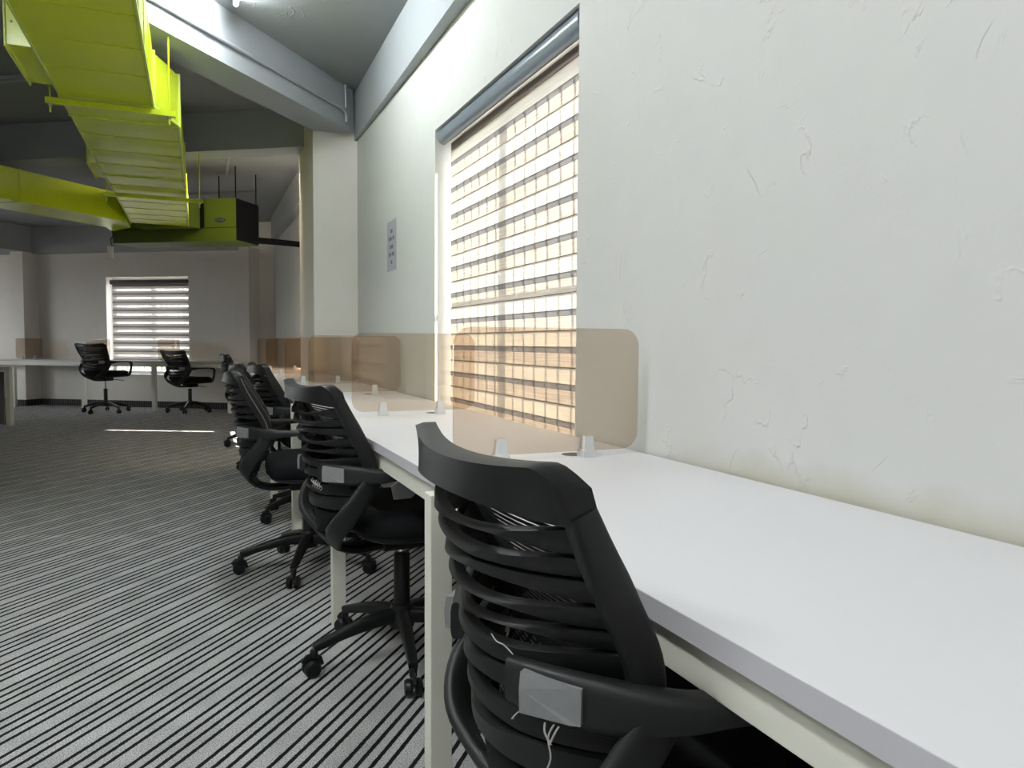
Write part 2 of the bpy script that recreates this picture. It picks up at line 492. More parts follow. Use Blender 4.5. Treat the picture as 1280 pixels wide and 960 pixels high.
# far wall: one real opening, two added out of view to let daylight in
WF = (1.078, 2.533, 0.52, 2.055)
w = MB()
FWS = [WF, (5.00, 6.46, 0.52, 2.055), (7.40, 8.86, 0.52, 2.055)]
ss = -0.62
for q in FWS:
    fbox(w, ss, q[0], 0, 0.22, 0, H); fbox(w, q[0], q[1], 0, 0.22, 0, q[2]); fbox(w, q[0], q[1], 0, 0.22, q[3], H); ss = q[1]
fbox(w, ss, 9.2, 0, 0.22, 0, H)
struct(w.build('wall_far', M['wall_far'], sm=False))
w = MB()
LW = [(11.5, 13.7)]  # unseen opening added in the left wall to light the far end
yy = -3.7
for a, b_ in LW:
    w.box((-7.2, yy, 0), (-7.0, a, H)); w.box((-7.2, a, 0), (-7.0, b_, 0.9)); w.box((-7.2, a, 2.3), (-7.0, b_, H)); yy = b_
w.box((-7.2, yy, 0), (-7.0, 17.5, H))
struct(w.build('wall_left', M['wall_far'], sm=False))
struct(MB().box((-7.0, -3.7, 0), (XW, -3.5, H)).build('wall_near', M['wall_far'], sm=False))

# columns and pillars
struct(MB().box((0.797, 5.617, 0), (XW, 6.40, H)).build('trim_1', M['wall_far'], sm=False))  # same paint as the right wall, given the lightened plaster colour
struct(fbox(MB(), 3.78, 4.01, -0.30, 0, 0, 2.45).build('trim_2', M['wall_far'], sm=False))
struct(fbox(MB(), -0.13, 0.03, -0.30, 0, 0, 2.45).build('trim_3', M['wall_far'], sm=False))

# beams
struct(MB().prism([(0.93, -3.5), (XW, -3.5), (XW, 12.0), (1.04, 11.6), (1.02, 6.40), (1.095, 5.62)], 2.52, H).build('trim_4', M['beam'], sm=False))
ad = Vector((0.64625, 0.76313)); an = Vector((-0.76313, 0.64625))
A1 = Vector((0.80, 5.225))
pa, pb = A1 - ad * 7.0, A1 + ad * 0.42
struct(MB().prism([tuple(pa), tuple(pb), tuple(pb + an * 0.255), tuple(pa + an * 0.255)], 2.56, H).build('trim_5', M['beam'], sm=False))
B0 = Vector((0.86, 6.05))
struct(MB().prism([tuple(B0 + D * 8), tuple(B0 - D * 0.2), tuple(B0 - D * 0.2 + N * 0.25), tuple(B0 + D * 8 + N * 0.25)], 2.56, H).build('trim_6', M['beam'], sm=False))
struct(fbox(MB(), 0.03, 3.78, -0.12, 0, 2.44, H).build('trim_7', M['beam'], sm=False))
struct(fbox(MB(), 4.01, 9.0, -0.12, 0, 2.44, H).build('trim_8', M['beam'], sm=False))
struct(fbox(MB(), 3.78, 4.01, -6.3, 0, 2.45, H).build('trim_9', M['beam'], sm=False))

# skirting strips of ribbed carpet
b = MB()
fbox(b, 0.04, 3.78, -0.012, 0, 0, 0.10); fbox(b, 4.02, 8.5, -0.012, 0, 0, 0.10)
fbox(b, -0.13, 0.03, -0.312, -0.30, 0, 0.10); fbox(b, 3.78, 4.01, -0.312, -0.30, 0, 0.10)
fbox(b, 0.03, 0.042, -0.30, -0.012, 0, 0.10); fbox(b, 3.768, 3.78, -0.30, -0.012, 0, 0.10)
struct(b.build('baseboard_far', M['skirting'], sm=False))
struct(MB().box((XW - 0.012, -3.4, 0), (XW, 5.6, 0.10)).build('baseboard_right', M['skirting'], sm=False))

# ------------------------------------------------------------------ windows
def window(name, place, w_, z0, z1, depth, pitch):
    """place(u, d, z): u along the wall, d outward from the inner face"""
    def bx(mb, u0, u1, d0, d1, za, zb):
        p = [place(u0, d0), place(u1, d0), place(u1, d1), place(u0, d1)]
        return mb.prism(p, za, zb)
    f = MB()
    t = 0.05
    bx(f, 0, t, depth, depth + 0.05, z0, z1); bx(f, w_ - t, w_, depth, depth + 0.05, z0, z1)
    bx(f, t, w_ - t, depth, depth + 0.05, z0, z0 + t); bx(f, t, w_ - t, depth, depth + 0.05, z1 - t, z1)
    root = struct(f.build(name, M['alu'], sm=False))
    bx(MB(), w_ / 2 - 0.03, w_ / 2 + 0.03, depth, depth + 0.05, z0 + t, z1 - t).build('mullion', M['alu'], root, sm=False)
    for k in range(2):
        u0 = t + k * (w_ / 2 + 0.03 - t); u1 = u0 + w_ / 2 - 0.03 - t
        bx(MB(), u0, u1, depth + 0.02, depth + 0.026, z0 + t, z1 - t).build('pane', M['pane'], root, sm=False)
    u = pitch
    while u < w_ - 0.03:
        bx(MB(), u - 0.006, u + 0.006, depth + 0.056, depth + 0.068, z0, z1).build('grille_bar', M['iron'], root, sm=False)
        u += pitch
    bx(MB(), 0, w_, depth + 0.068, depth + 0.076, (z0 + z1) / 2 - 0.012, (z0 + z1) / 2 + 0.012).build('grille_rail', M['iron'], root, sm=False)
    return root
window('window_1', lambda u, d: (XW + d, W1[0] + u), W1[1] - W1[0], W1[2], W1[3], 0.14, 0.103)
window('window_2', lambda u, d: (XW + d, W2[0] + u), W2[1] - W2[0], W2[2], W2[3], 0.14, 0.103)
window('window_3', lambda u, d: FW(WF[1] - u, d), WF[1] - WF[0], WF[2], WF[3], 0.14, 0.103)

for k, q in enumerate(FWS[1:]):  # added far-wall windows, out of view, bringing in extra daylight
    window('window_%d' % (4 + k), lambda u, d, q=q: FW(q[1] - u, d), q[1] - q[0], q[2], q[3], 0.14, 0.103)
for k, (a, b_) in enumerate(LW):  # added left-wall window, likewise unseen and there for its daylight
    window('window_%d' % (6 + k), lambda u, d, a=a: (-7.0 - d, a + u), b_ - a, 0.9, 2.3, 0.12, 9.0)

# ------------------------------------------------------------------ zebra blinds
def blind(name, label, place, u0, u1, ztop, zbot, first, pitch, seq, d, cass_mat, loc, cd=None):
    cd = d - 0.022 if cd is None else cd
    root = thing(name, loc, label, 'blind')
    inv = Vector(loc)
    def bx(mb, a, b, d0, d1, za, zb):
        p = [place(a, d0), place(b, d0), place(b, d1), place(a, d1)]
        return mb.prism([(q[0] - inv.x, q[1] - inv.y) for q in p], za - inv.z, zb - inv.z)
    # cassette: a rounded roll housing swept along the head of the window
    prof = []
    for k in range(20):
        a = 2 * math.pi * k / 20
        prof.append((cd + 0.030 * math.cos(a), ztop - 0.042 + 0.038 * math.sin(a)))
    rings = []
    for u in (u0 - 0.02, u1 + 0.012):
        rings.append([Vector((*place(u, q[0]), q[1])) - inv for q in prof])
    MB().loft(rings).build('cassette', cass_mat, root)
    bx(MB(), u0, u1, d - 0.004, d + 0.004, ztop - 0.105, ztop - 0.07).build('valance', M['valance'], root, sm=False)
    z = first
    while z > zbot:
        zz = z
        for (h, key, dd) in seq:
            z1_, z0_ = min(zz + 0.004, ztop - 0.095), max(zz - h, zbot)
            if z1_ - z0_ > 0.001:
                sheet = MB()
                q = [(*place(u0, d + dd), z0_), (*place(u1, d + dd), z0_), (*place(u1, d + dd - 0.0015), z1_), (*place(u0, d + dd - 0.0015), z1_)]
                sheet.bm.faces.new([sheet.bm.verts.new(Vector(v) - inv) for v in q])
                sheet.build('blind_band', M[key], root, sm=False)
            zz -= h
        z -= pitch
    bx(MB(), u0, u1, d - 0.010, d + 0.010, zbot - 0.022, zbot).build('bottom_rail', M['cassette_dark'], root, sm=False, bevel=0.004)
    return root
SEQ = [(0.019, 'band_dark', -0.004), (0.0525, 'band_woven', 0.0), (0.0035, 'band_hem', -0.002), (0.0548, 'band_bright', -0.003)]
SEQF = [(0.020, 'band_dark', -0.004), (0.040, 'band_grey', 0.0), (0.032, 'band_open', -0.004), (0.038, 'band_grey', 0.0)]
pl1 = lambda u, d: (XW + d, u)
blind('roller_blind', 'striped day and night blind glowing in the large window beside the near desk', pl1, 2.17, 3.622, 2.105, 0.66, 2.066, 0.1298, SEQ, 0.075, M['cassette'], (XW + 0.075, 2.87, 0.66), 0.033)
blind('roller_blind', 'striped blind in the window hidden behind the white column', pl1, 7.42, 8.83, 2.105, 0.92, 2.066, 0.1298, SEQ, 0.060, M['cassette'], (XW + 0.06, 8.12, 0.92))
plf = lambda u, d: FW(u, d)
blind('roller_blind', 'grey and white striped blind in the square window of the far wall', plf, WF[0] + 0.01, 2.455, 2.020, 0.74, 1.93, 0.1298, SEQF, 0.045, M['cassette_dark'], (*FW(1.8, 0.045), 0.74))

# ------------------------------------------------------------------ near desk run along the right wall
XF = 0.48      # front edge of the worktops
desk = thing('office_desk', (0.5, 3.8, 0), 'long cream metal desk frame with square legs along the right wall', 'desk')
def dl(x, y, z): return (x - 0.5, y - 3.8, z)
def dbox(a, b): return MB().box(dl(*a), dl(*b))
dbox((0.497, -0.6, 0.668), (0.523, 8.95, 0.7225)).build('front_rail', M['frame'], desk, sm=False, bevel=0.002)
dbox((1.065, -0.6, 0.66), (1.09, 5.60, 0.7225)).build('rear_rail', M['frame'], desk, sm=False, bevel=0.002)
dbox((1.065, 6.42, 0.66), (1.09, 8.95, 0.7225)).build('rear_rail', M['frame'], desk, sm=False, bevel=0.002)
for y in (-0.5, 0.26, 1.50, 2.74, 3.98, 5.22, 6.6, 7.8):
    dbox((0.448, y, 0.0), (0.496, y + 0.048, 0.7225)).build('leg', M['frame'], desk, sm=False, bevel=0.003)
    dbox((0.523, y + 0.004, 0.675), (1.065 if not 5.5 < y < 6.45 else 0.79, y + 0.044, 0.71)).build('cross_rail', M['frame'], desk, sm=False, bevel=0.002)

def worktop(y0, y1, x1, label):
    root = thing('worktop', (XF, y0, 0.7235), label, 'desktop', 'white worktops of the near desk run')
    top = MB().box((0.0015, 0.001, 0.0), (x1 - XF, y1 - y0 - 0.001, 0.0265)).build('top', M['worktop'], root, sm=False, bevel=0.0012)
    MB().box((0.0, 0.001, 0.0), (0.0014, y1 - y0 - 0.001, 0.0262)).build('edge_band', M['edge'], root, sm=False)
    return root
def grommet(root, x, y):
    MB().lathe([(0.001, 0.0268), (0.026, 0.0268), (0.030, 0.0272), (0.032, 0.0268), (0.032, 0.0262), (0.001, 0.0262)], (x - XF, y, 0), 24).build('cable_grommet', M['plastic2'], root)
XB = 1.105
names = [(-0.75, 1.70, XB, 'white worktop nearest the camera, filling the lower right of the photo'),
         (1.70, 2.965, XB, 'white worktop below the glowing blind, between the two nearest smoked screens'),
         (2.965, 4.21, XB, 'third white worktop, between the second and third smoked screens'),
         (4.21, 5.45, XB, 'fourth white worktop, ending in front of the white column'),
         (5.45, 6.55, 0.79, 'narrow white worktop passing in front of the white column'),
         (6.55, 8.95, XB, 'farthest white worktop of the near run, beyond the white column')]
for y0, y1, x1, lab in names:
    t = worktop(y0, y1, x1, lab)
    if y0 in (1.70, 2.965, 4.21): grommet(t, 0.915, 0.055)

# smoked screens standing on clamps
def rounded_rect(w_, h_, r, n=6):
    pts = []
    for cx, cz, a0 in ((w_ - r, r, -90), (w_ - r, h_ - r, 0), (r, h_ - r, 90), (r, r, 180)):
        for k in range(n + 1):
            a = R(a0 + 90 * k / n)
            pts.append((cx + r * math.cos(a), cz + r * math.sin(a)))
    return pts
def screen(loc, rz, label, group):
    """local x along the panel from its front edge, z up from the worktop"""
    root = thing('desk_screen', loc, label, 'screen', group, rz)
    rr = rounded_rect(0.515, 0.315, 0.045)
    MB().loft([[(x, -0.0025, z + 0.016) for x, z in rr], [(x, 0.0025, z + 0.016) for x, z in rr]]).build('panel', M['smoke'], root, ang=40)
    for cx in (0.124, 0.364):
        c = MB()
        def ring(z, hw, hd): return [(cx - hw, -hd, z), (cx + hw, -hd, z), (cx + hw, hd, z), (cx - hw, hd, z)]
        c.loft([ring(0.0, 0.019, 0.020), ring(0.018, 0.018, 0.019), ring(0.020, 0.015, 0.016), ring(0.052, 0.0125, 0.013), ring(0.0545, 0.011, 0.011)])
        c.build('clamp', M['white_plastic'], root, sm=False, bevel=0.0015)
    return root
near_s = [(1.71, 'smoked acrylic screen nearest the camera, standing in front of the glowing blind'),
          (2.98, 'second smoked acrylic screen from the camera, at the far edge of the large window'),
          (4.22, 'third smoked acrylic screen from the camera, seen through the second one'),
          (5.42, 'fourth smoked acrylic screen, just in front of the white column'),
          (6.92, 'fifth smoked acrylic screen, first one beyond the white column'),
          (7.95, 'last smoked acrylic screen at the far end of the near desk run')]
for y, lab in near_s:
    screen((0.566 if y < 5.5 or y > 6.4 else 0.566, y, 0.75), 0.0, lab, 'smoked screens on the near desk run')

# ------------------------------------------------------------------ far desk along the far wall
fd = thing('office_desk', (*FW(2.4, -0.33), 0), 'long cream desk frame under the square window of the far wall', 'desk', rz=math.atan2(D.y, D.x))
# local x = D (left), local y = -N (into the room)
def fl(s0, s1, o0, o1, z0, z1):
    return MB().box((s0 - 2.4, -(o1 + 0.33), z0), (s1 - 2.4, -(o0 + 0.33), z1))
fl(-0.02, 6.2, -0.60, -0.575, 0.665, 0.7225).build('front_rail', M['frame'], fd, sm=False)
fl(0.04, 3.76, -0.08, -0.055, 0.665, 0.7225).build('rear_rail', M['frame'], fd, sm=False)
for s in (0.0, 1.245, 2.45, 3.70, 4.95):
    fl(s, s + 0.06, -0.60, -0.55, 0.0, 0.7225).build('leg', M['frame'], fd, sm=False, bevel=0.003)
fars = [(-0.03, 1.22, 'right-hand white worktop on the far wall desk, behind the right far chair'),
        (1.22, 2.46, 'white worktop on the far wall desk below the square window'),
        (2.46, 3.70, 'white worktop on the far wall desk left of the square window'),
        (3.70, 6.2, 'white worktop on the far wall desk running out of the photo at left')]
for s0, s1, lab in fars:
    root = thing('worktop', (*FW(s0, -0.62), 0.7235), lab, 'desktop', 'white worktops of the far desk run', math.atan2(D.y, D.x))
    dep = 0.58 if s0 < 3.7 else 0.30
    MB().box((0.002, -dep, 0), (s1 - s0 - 0.002, 0, 0.0265)).build('top', M['worktop'], root, sm=False, bevel=0.0015)
    MB().box((0.002, 0.0, 0.0005), (s1 - s0 - 0.002, 0.0014, 0.026)).build('edge_band', M['edge'], root, sm=False)
ang_n = math.atan2(N.y, N.x)
for s, lab in ((3.69, 'small smoked screen on the far desk beside the left wall pillar'),
               (2.44, 'smoked screen on the far desk, half hidden behind the left far chair'),
               (1.21, 'smoked screen on the far desk in front of the square window')):
    screen((*FW(s, -0.565), 0.75), ang_n, lab, 'smoked screens on the far desk')

# island table at the left edge
it = thing('island_table', (-2.10, 10.84, 0), 'white table with a dark grey side panel at the left edge of the photo', 'table', rz=math.atan2(D.y, D.x))
MB().box((-0.07, -0.02, 0.7235), (1.6, 1.15, 0.75)).build('top', M['worktop'], it, sm=False, bevel=0.0015)
MB().box((-0.045, 0.0, 0.0), (0.02, 0.055, 0.7235)).build('leg', M['frame'], it, sm=False, bevel=0.003)
MB().box((1.45, 0.0, 0.0), (1.51, 0.055, 0.7235)).build('leg', M['frame'], it, sm=False, bevel=0.003)
MB().box((-0.045, 1.06, 0.0), (0.02, 1.12, 0.7235)).build('leg', M['frame'], it, sm=False, bevel=0.003)
MB().box((1.45, 1.06, 0.0), (1.51, 1.12, 0.7235)).build('leg', M['frame'], it, sm=False, bevel=0.003)
MB().box((0.02, 0.015, 0.665), (1.45, 0.04, 0.7235)).build('rail', M['frame'], it, sm=False)
MB().box((0.03, 0.05, 0.02), (1.44, 0.07, 0.66)).build('side_panel', M['panel_dark'], it, sm=False)

# ------------------------------------------------------------------ office chairs
XC = [(0.50, -0.275), (0.54, -0.287), (0.60, -0.302), (0.70, -0.318), (0.80, -0.337), (0.84, -0.346), (0.87, -0.345), (0.90, -0.340), (0.94, -0.335)]
XE = [(0.50, -0.225), (0.54, -0.212), (0.60, -0.192), (0.65, -0.186), (0.695, -0.192), (0.765, -0.229), (0.832, -0.266), (0.90, -0.295), (0.925, -0.307), (0.95, -0.315)]
HW = [(0.46, 0.12), (0.50, 0.165), (0.54, 0.188), (0.60, 0.197), (0.695, 0.200), (0.765, 0.210), (0.832, 0.222), (0.90, 0.232), (0.95, 0.228)]
def xc(z): return lerp_tab(XC, z)
def xe(z): return lerp_tab(XE, z)
def hw(z): return lerp_tab(HW, z)
def bsurf(u, z): return xc(z) + (xe(z) - xc(z)) * abs(u) ** 2.0

# slots through the shell: centre height, greatest opening, peak place, extent (u runs -1 = chair's right .. +1 = left)
SLOTS = [(0.848, 0.034, 0.05, -0.93, 0.93), (0.815, 0.018, -0.15, -0.86, 0.50), (0.788, 0.016, 0.45, -0.25, 0.90),
         (0.757, 0.020, -0.20, -0.90, 0.55), (0.726, 0.024, 0.35, -0.80, 0.93), (0.699, 0.018, -0.25, -0.88, 0.50),
         (0.662, 0.020, 0.45, -0.30, 0.90), (0.620, 0.020, -0.10, -0.60, 0.60), (0.578, 0.020, 0.40, -0.45, 0.85)]
def slot_open(sl, u):
    z, h, pk, a, b_ = sl
    h *= 1.3 if z < 0.84 else 1.1
    if u <= a or u >= b_: return 0.0
    t = (u - a) / (pk - a) if u < pk else (b_ - u) / (b_ - pk)
    return h * math.sin(t * math.pi / 2) ** 0.9
def slot_mid(sl, u):       # the slots sag a little across the back, following the curve of the shell
    return sl[0] + 0.010 * u * u
def ribbon(zt, zb, t, nu=33, ulim=0.985):
    rings = []
    for i in range(nu):
        u = -ulim + 2 * ulim * i / (nu - 1)
        a, b_ = zb(u), zt(u)
        a = min(a, b_ - 0.003)
        c = min(0.004, (b_ - a) * 0.3)
        pts = []
        for (z, dx, tilt) in ((a, 0.0, 0.0), (b_, 0.0, 0.004), (b_, -t * 0.6, 0.002), (b_ - c, -t, 0.0), (a + c, -t, -0.003), (a, -t * 0.6, -0.002)):
            yy = u * hw(z)
            pts.append((bsurf(u, z) + dx + tilt + 0.010, yy, z))
        rings.append(pts)
    return MB().loft(rings)

def make_chair():
    root = thing('office_chair', (0, 0, 0), '', 'chair', 'black mesh office chairs')
    P = M['plastic']
    # top rail
    s0 = SLOTS[0]
    ribbon(lambda u: 0.910 + 0.015 * u * u - 0.024 * (max(0.0, abs(u) - 0.88) / 0.16) ** 2.2, lambda u: slot_mid(s0, u) + slot_open(s0, u) / 2, 0.029, 45, 1.045).build('top_rail', P, root, ang=50)
    for a, b_ in zip(SLOTS[:-1], SLOTS[1:]):
        ribbon(lambda u, a=a: slot_mid(a, u) - slot_open(a, u) / 2, lambda u, b_=b_: slot_mid(b_, u) + slot_open(b_, u) / 2, 0.014).build('back_slat', P, root, ang=50)
    sl = SLOTS[-1]
    ribbon(lambda u: slot_mid(sl, u) - slot_open(sl, u) / 2, lambda u: 0.535 + 0.012 * u * u, 0.018).build('back_slat', P, root, ang=50)
    ribbon(lambda u: 0.530, lambda u: 0.452 + 0.03 * u * u, 0.010).build('lower_panel', M['fabric'], root, ang=50)
    # frame rails up both sides and round over the top corners
    for sg in (1, -1):
        ctrl = [(xe(z) + 0.006, sg * (hw(z) - 0.002), z) for z in (0.645, 0.70, 0.765)]
        ctrl += [(xe(0.832) + 0.004, sg * 0.2215, 0.832), (xe(0.874) + 0.000, sg * 0.2285, 0.876)]
        pts = spline(ctrl, 5)
        n = len(pts)
        MB().sweep(pts, [0.022 - 0.006 * max(0.0, (i - n + 9) / 8) for i in range(n)], [0.013] * n, up=(0, sg, 0.0), seg=16, rnd=0.38).build('side_frame', M['plastic2'], root, ang=50)
    # stretched mesh in front of the shell
    rows = []
    for i in range(19):
        z = 0.50 + 0.40 * i / 18
        row = []
        for k in range(17):
            u = -0.97 + 1.94 * k / 16
            row.append((xe(z) + 0.012 - 0.028 * (1 - u * u), u * hw(z) * 0.97, z))
        rows.append(row)
    MB().loft(rows, cap=False, closed=False).build('mesh_panel', M['mesh'], root)
    # arms: wrap from the rear of the shell, run forward as a pad and drop to the seat
    for sg in (1, -1):
        ctrl = [(-0.300, 0.095, 0.655, .010, .026), (-0.272, 0.148, 0.654, .012, .030), (-0.228, 0.196, 0.652, .014, .030), (-0.165, 0.232, 0.651, .018, .022), (-0.10, 0.252, 0.654, .022, .014), (-0.03, 0.265, 0.656, .025, .010),
                (0.09, 0.270, 0.655, .027, .010), (0.170, 0.268, 0.650, .024, .011), (0.212, 0.266, 0.628, .019, .012), (0.218, 0.264, 0.585, .016, .012), (0.208, 0.262, 0.53, .015, .012), (0.185, 0.255, 0.462, .015, .012), (0.165, 0.225, 0.440, .015, .010)]
        sp = spline(ctrl, 5)
        pts = [(p[0], sg * p[1], p[2]) for p in sp]
        bmx = MB()
        rings = []
        V = [Vector(p) for p in pts]
        for i, p in enumerate(V):
            t = (V[min(i + 1, len(V) - 1)] - V[max(i - 1, 0)]).normalized()
            sd = Vector((t.y, -t.x, 0))
            side = Vector((0, sg, 0)) if abs(t.z) > 0.75 or i > 35 else sd.normalized()
            nn = side.cross(t).normalized()
            ww, hh = sp[i][3], sp[i][4]
            ring = []
            for k in range(12):
                a = 2 * math.pi * (k + .5) / 12
                c, q = math.cos(a), math.sin(a)
                ring.append(p + side * math.copysign(abs(c) ** .5, c) * ww + nn * math.copysign(abs(q) ** .5, q) * hh)
            rings.append(ring)
        arm = bmx.loft(rings).build('arm', M['plastic2'], root, ang=50)
        # grey cap plate on the rear of the arm, creased along its diagonal
        p0, p1 = Vector((-0.297, sg * 0.128, 0)), Vector((-0.252, sg * 0.186, 0))
        dr = (p1 - p0); nr = Vector((dr.y * sg, -dr.x * sg, 0)).normalized() * -1
        if nr.x > 0: nr = -nr
        def cp(a, z, o): return tuple(p0 + dr * a + Vector((0, 0, z)) + nr * (o + 0.005))
        c = MB()
        q = [cp(0, .678, .004), cp(1, .674, .003), cp(1, .634, .004), cp(0, .632, .006)]
        bk = [cp(0, .678, -.006), cp(1, .674, -.006), cp(1, .634, -.006), cp(0, .632, -.006)]
        vq = [c.bm.verts.new(v) for v in q]; vb = [c.bm.verts.new(v) for v in bk]
        e1 = c.bm.verts.new(cp(0, .660, .007)); e2 = c.bm.verts.new(cp(.82, .6335, .0065))
        c.bm.faces.new((vq[0], e1, e2, vq[2], vq[1])); c.bm.faces.new((e1, vq[3], e2))
        c.bm.faces.new((vq[0], vq[1], vb[1], vb[0])); c.bm.faces.new((vq[1], vq[2], vb[2], vb[1]))
        c.bm.faces.new((vq[2], e2, vq[3], vb[3], vb[2])); c.bm.faces.new((vq[3], e1, vq[0], vb[0], vb[3])); c.bm.faces.new(vb)
        c.build('cap_plate', M['cap'], arm, sm=False)
        # curved side bar running down to the spine below the seat
        ctrl = [(-0.172, sg * 0.222, 0.656), (-0.205, sg * 0.216, 0.600), (-0.254, sg * 0.203, 0.530), (-0.272, sg * 0.150, 0.478), (-0.248, sg * 0.060, 0.430), (-0.225, sg * 0.015, 0.410)]
        sp = spline(ctrl, 5); n = len(sp)
        MB().sweep(sp, [0.012] * n, [0.027 + 0.004 * math.sin(math.pi * i / (n - 1)) for i in range(n)], up=(-0.6, 0, 0.8), seg=12, rnd=0.55).build('side_bar', M['plastic2'], root, ang=50)
    sp = spline([(-0.262, 0, 0.452), (-0.225, 0, 0.405), (-0.16, 0, 0.385), (-0.06, 0, 0.392), (0.03, 0, 0.400)], 5); n = len(sp)
    MB().sweep(sp, [0.052 - 0.010 * i / (n - 1) for i in range(n)], [0.013] * n, up=(0.4, 0, 0.9), seg=12, rnd=0.5).build('spine', P, root, ang=50)
    # seat cushion
    def outline(k, sc, dz=0):
        a = 2 * math.pi * k / 40
        c, q = math.cos(a), math.sin(a)
        return 0.045 + 0.235 * sc * math.copysign(abs(c) ** 0.55, c), 0.243 * sc * math.copysign(abs(q) ** 0.55, q)
    rings = []
    for sc, z in ((0.80, 0.452), (0.93, 0.450), (0.985, 0.462), (1.0, 0.482), (0.985, 0.506), (0.94, 0.521), (0.84, 0.528), (0.6, 0.526), (0.3, 0.523), (0.05, 0.522)):
        ring = []
        for k in range(40):
            x, y = outline(k, sc)
            fall = max(0.0, (x - 0.12)) ** 2 * -1.1 if z > 0.47 else 0
            ring.append((x, y, z + fall))
        rings.append(ring)
    MB().loft(rings).build('seat', M['fabric'], root, ang=60)
    rings = []
    for sc, z in ((0.55, 0.424), (0.86, 0.430), (0.92, 0.440), (0.92, 0.4515)):
        rings.append([(*outline(k, sc), z) for k in range(40)])
    MB().loft(rings).build('seat_pan', P, root, ang=50)
    mech = MB().box((-0.085, -0.06, 0.372), (0.10, 0.06, 0.424)).build('tilt_mechanism', P, root, sm=False, bevel=0.010)
    MB().sweep([(0.05, -0.05, 0.395), (0.06, -0.13, 0.388), (0.075, -0.20, 0.380), (0.08, -0.235, 0.378)], [0.006, 0.006, 0.013, 0.010], [0.006, 0.006, 0.005, 0.004], up=(0, 0, 1), seg=8, rnd=0.8).build('tilt_lever', P, mech)
    # gas lift
    g = MB().lathe([(0.027, 0.150), (0.027, 0.345), (0.024, 0.350), (0.0145, 0.351)], seg=20).build('gas_lift', P, root)
    MB().lathe([(0.014, 0.345), (0.014, 0.376)], seg=16).build('piston', M['chrome'], g)
    # five-star base
    MB().lathe([(0.020, 0.098), (0.040, 0.100), (0.044, 0.120), (0.040, 0.160), (0.034, 0.176), (0.0275, 0.177)], seg=24).build('base_hub', P, root)
    for k in range(5):
        sp = spline([(0.020, 0, 0.140, .024, .026), (0.09, 0, 0.137, .021, .023), (0.19, 0, 0.118, .018, .018), (0.275, 0, 0.094, .015, .014), (0.300, 0, 0.088, .014, .012)], 4)
        leg = MB().sweep([q[:3] for q in sp], [q[3] for q in sp], [q[4] for q in sp], up=(0, 0, 1), seg=12, rnd=0.5).build('base_leg', P, root, ang=50)
        leg.rotation_euler = (0, 0, R(72 * k))
        c = MB()
        for sy in (-1, 1):
            c.lathe([(0.004, sy * 0.006 - 0.0), (0.022, sy * 0.006), (0.027, sy * 0.010), (0.027, sy * 0.018), (0.022, sy * 0.026), (0.004, sy * 0.027)], (0.306, 0, 0.027), 18, axis='Y')
        c.sweep([(0.278, 0, 0.030), (0.284, 0, 0.052), (0.300, 0, 0.063), (0.318, 0, 0.060), (0.332, 0, 0.044)], [0.012] * 5, [0.006] * 5, up=(0, 1, 0), seg=8, rnd=0.6)
        c.lathe([(0.012, 0.058), (0.013, 0.080), (0.010, 0.084)], (0.298, 0, 0), 12)
        c.build('caster', P, leg, ang=50)
    return root

proto = make_chair()
BASE = ('base_hub', 'base_leg')
def long_piston(o, extra):      # a raised chair shows more of its chrome piston
    t = MB().lathe([(0.014, 0.345), (0.014, 0.376 + extra)], seg=16).build('piston', M['chrome'])
    o.data = t.data
    bpy.data.objects.remove(t)
def place_chair(x, y, yaw, base, label, dz=0.0, group=None, first=False):
    o = proto if first else copy_tree(proto)
    o.location = (x, y, 0); o.rotation_euler = (0, 0, R(yaw))
    o['label'] = label
    if group: o['group'] = group
    k = 0
    for ch in o.children:
        nm = ch.name.split('.')[0]
        if nm == 'base_leg':
            ch.rotation_euler = (0, 0, R(base + 72 * k)); k += 1
        elif nm != 'base_hub' and dz:
            ch.location.z -= dz
            if nm == 'gas_lift':
                ch.location.z += dz * 0.5 if dz > 0 else dz
                if dz < 0: long_piston(ch.children[0], -dz)
    return o
c1 = place_chair(0.63, 0.88, 0, 20, 'black slat-back office chair nearest the camera, a frayed thread hanging from its right arm', first=True)
c2 = place_chair(0.62, 2.41, 8, 182, 'black slat-back office chair second from the camera, between the two nearest white desk legs')
c3 = place_chair(0.47, 3.53, -4, 182, 'third black office chair, turned edge-on and pulled farther out than the others')
c4 = place_chair(0.635, 4.60, 4, 200, 'fourth black office chair, half hidden behind the edge-on third one')
c5 = place_chair(0.60, 6.35, 6, 150, 'lowered black office chair, its top rail just showing behind the third chair', dz=0.05)
c6 = place_chair(0.57, 8.00, 4, 190, 'farthest black office chair of the near row, its top corner poking above the others')
f1 = place_chair(-1.225, 12.42, 58, 250, 'black office chair at the far desk, left of the square window', dz=-0.09, group='black office chairs at the far desk')
f2 = place_chair(-0.09, 12.08, 42, 215, 'black office chair at the far desk, right side of the square window', group='black office chairs at the far desk')

# pale stitching shows along the edge of the third chair's back
for sg in (-1,):
    pc = spline([(xe(z) + 0.008, sg * (hw(z) + 0.0115), z) for z in (0.66, 0.70, 0.765, 0.832, 0.89)], 5)
    MB().sweep(pc, [0.0022] * len(pc), [0.0022] * len(pc), up=(1, 0, 0.3), seg=6, rnd=1).build('piping', M['stitch'], c3)['label'] = 'pale stitched piping'

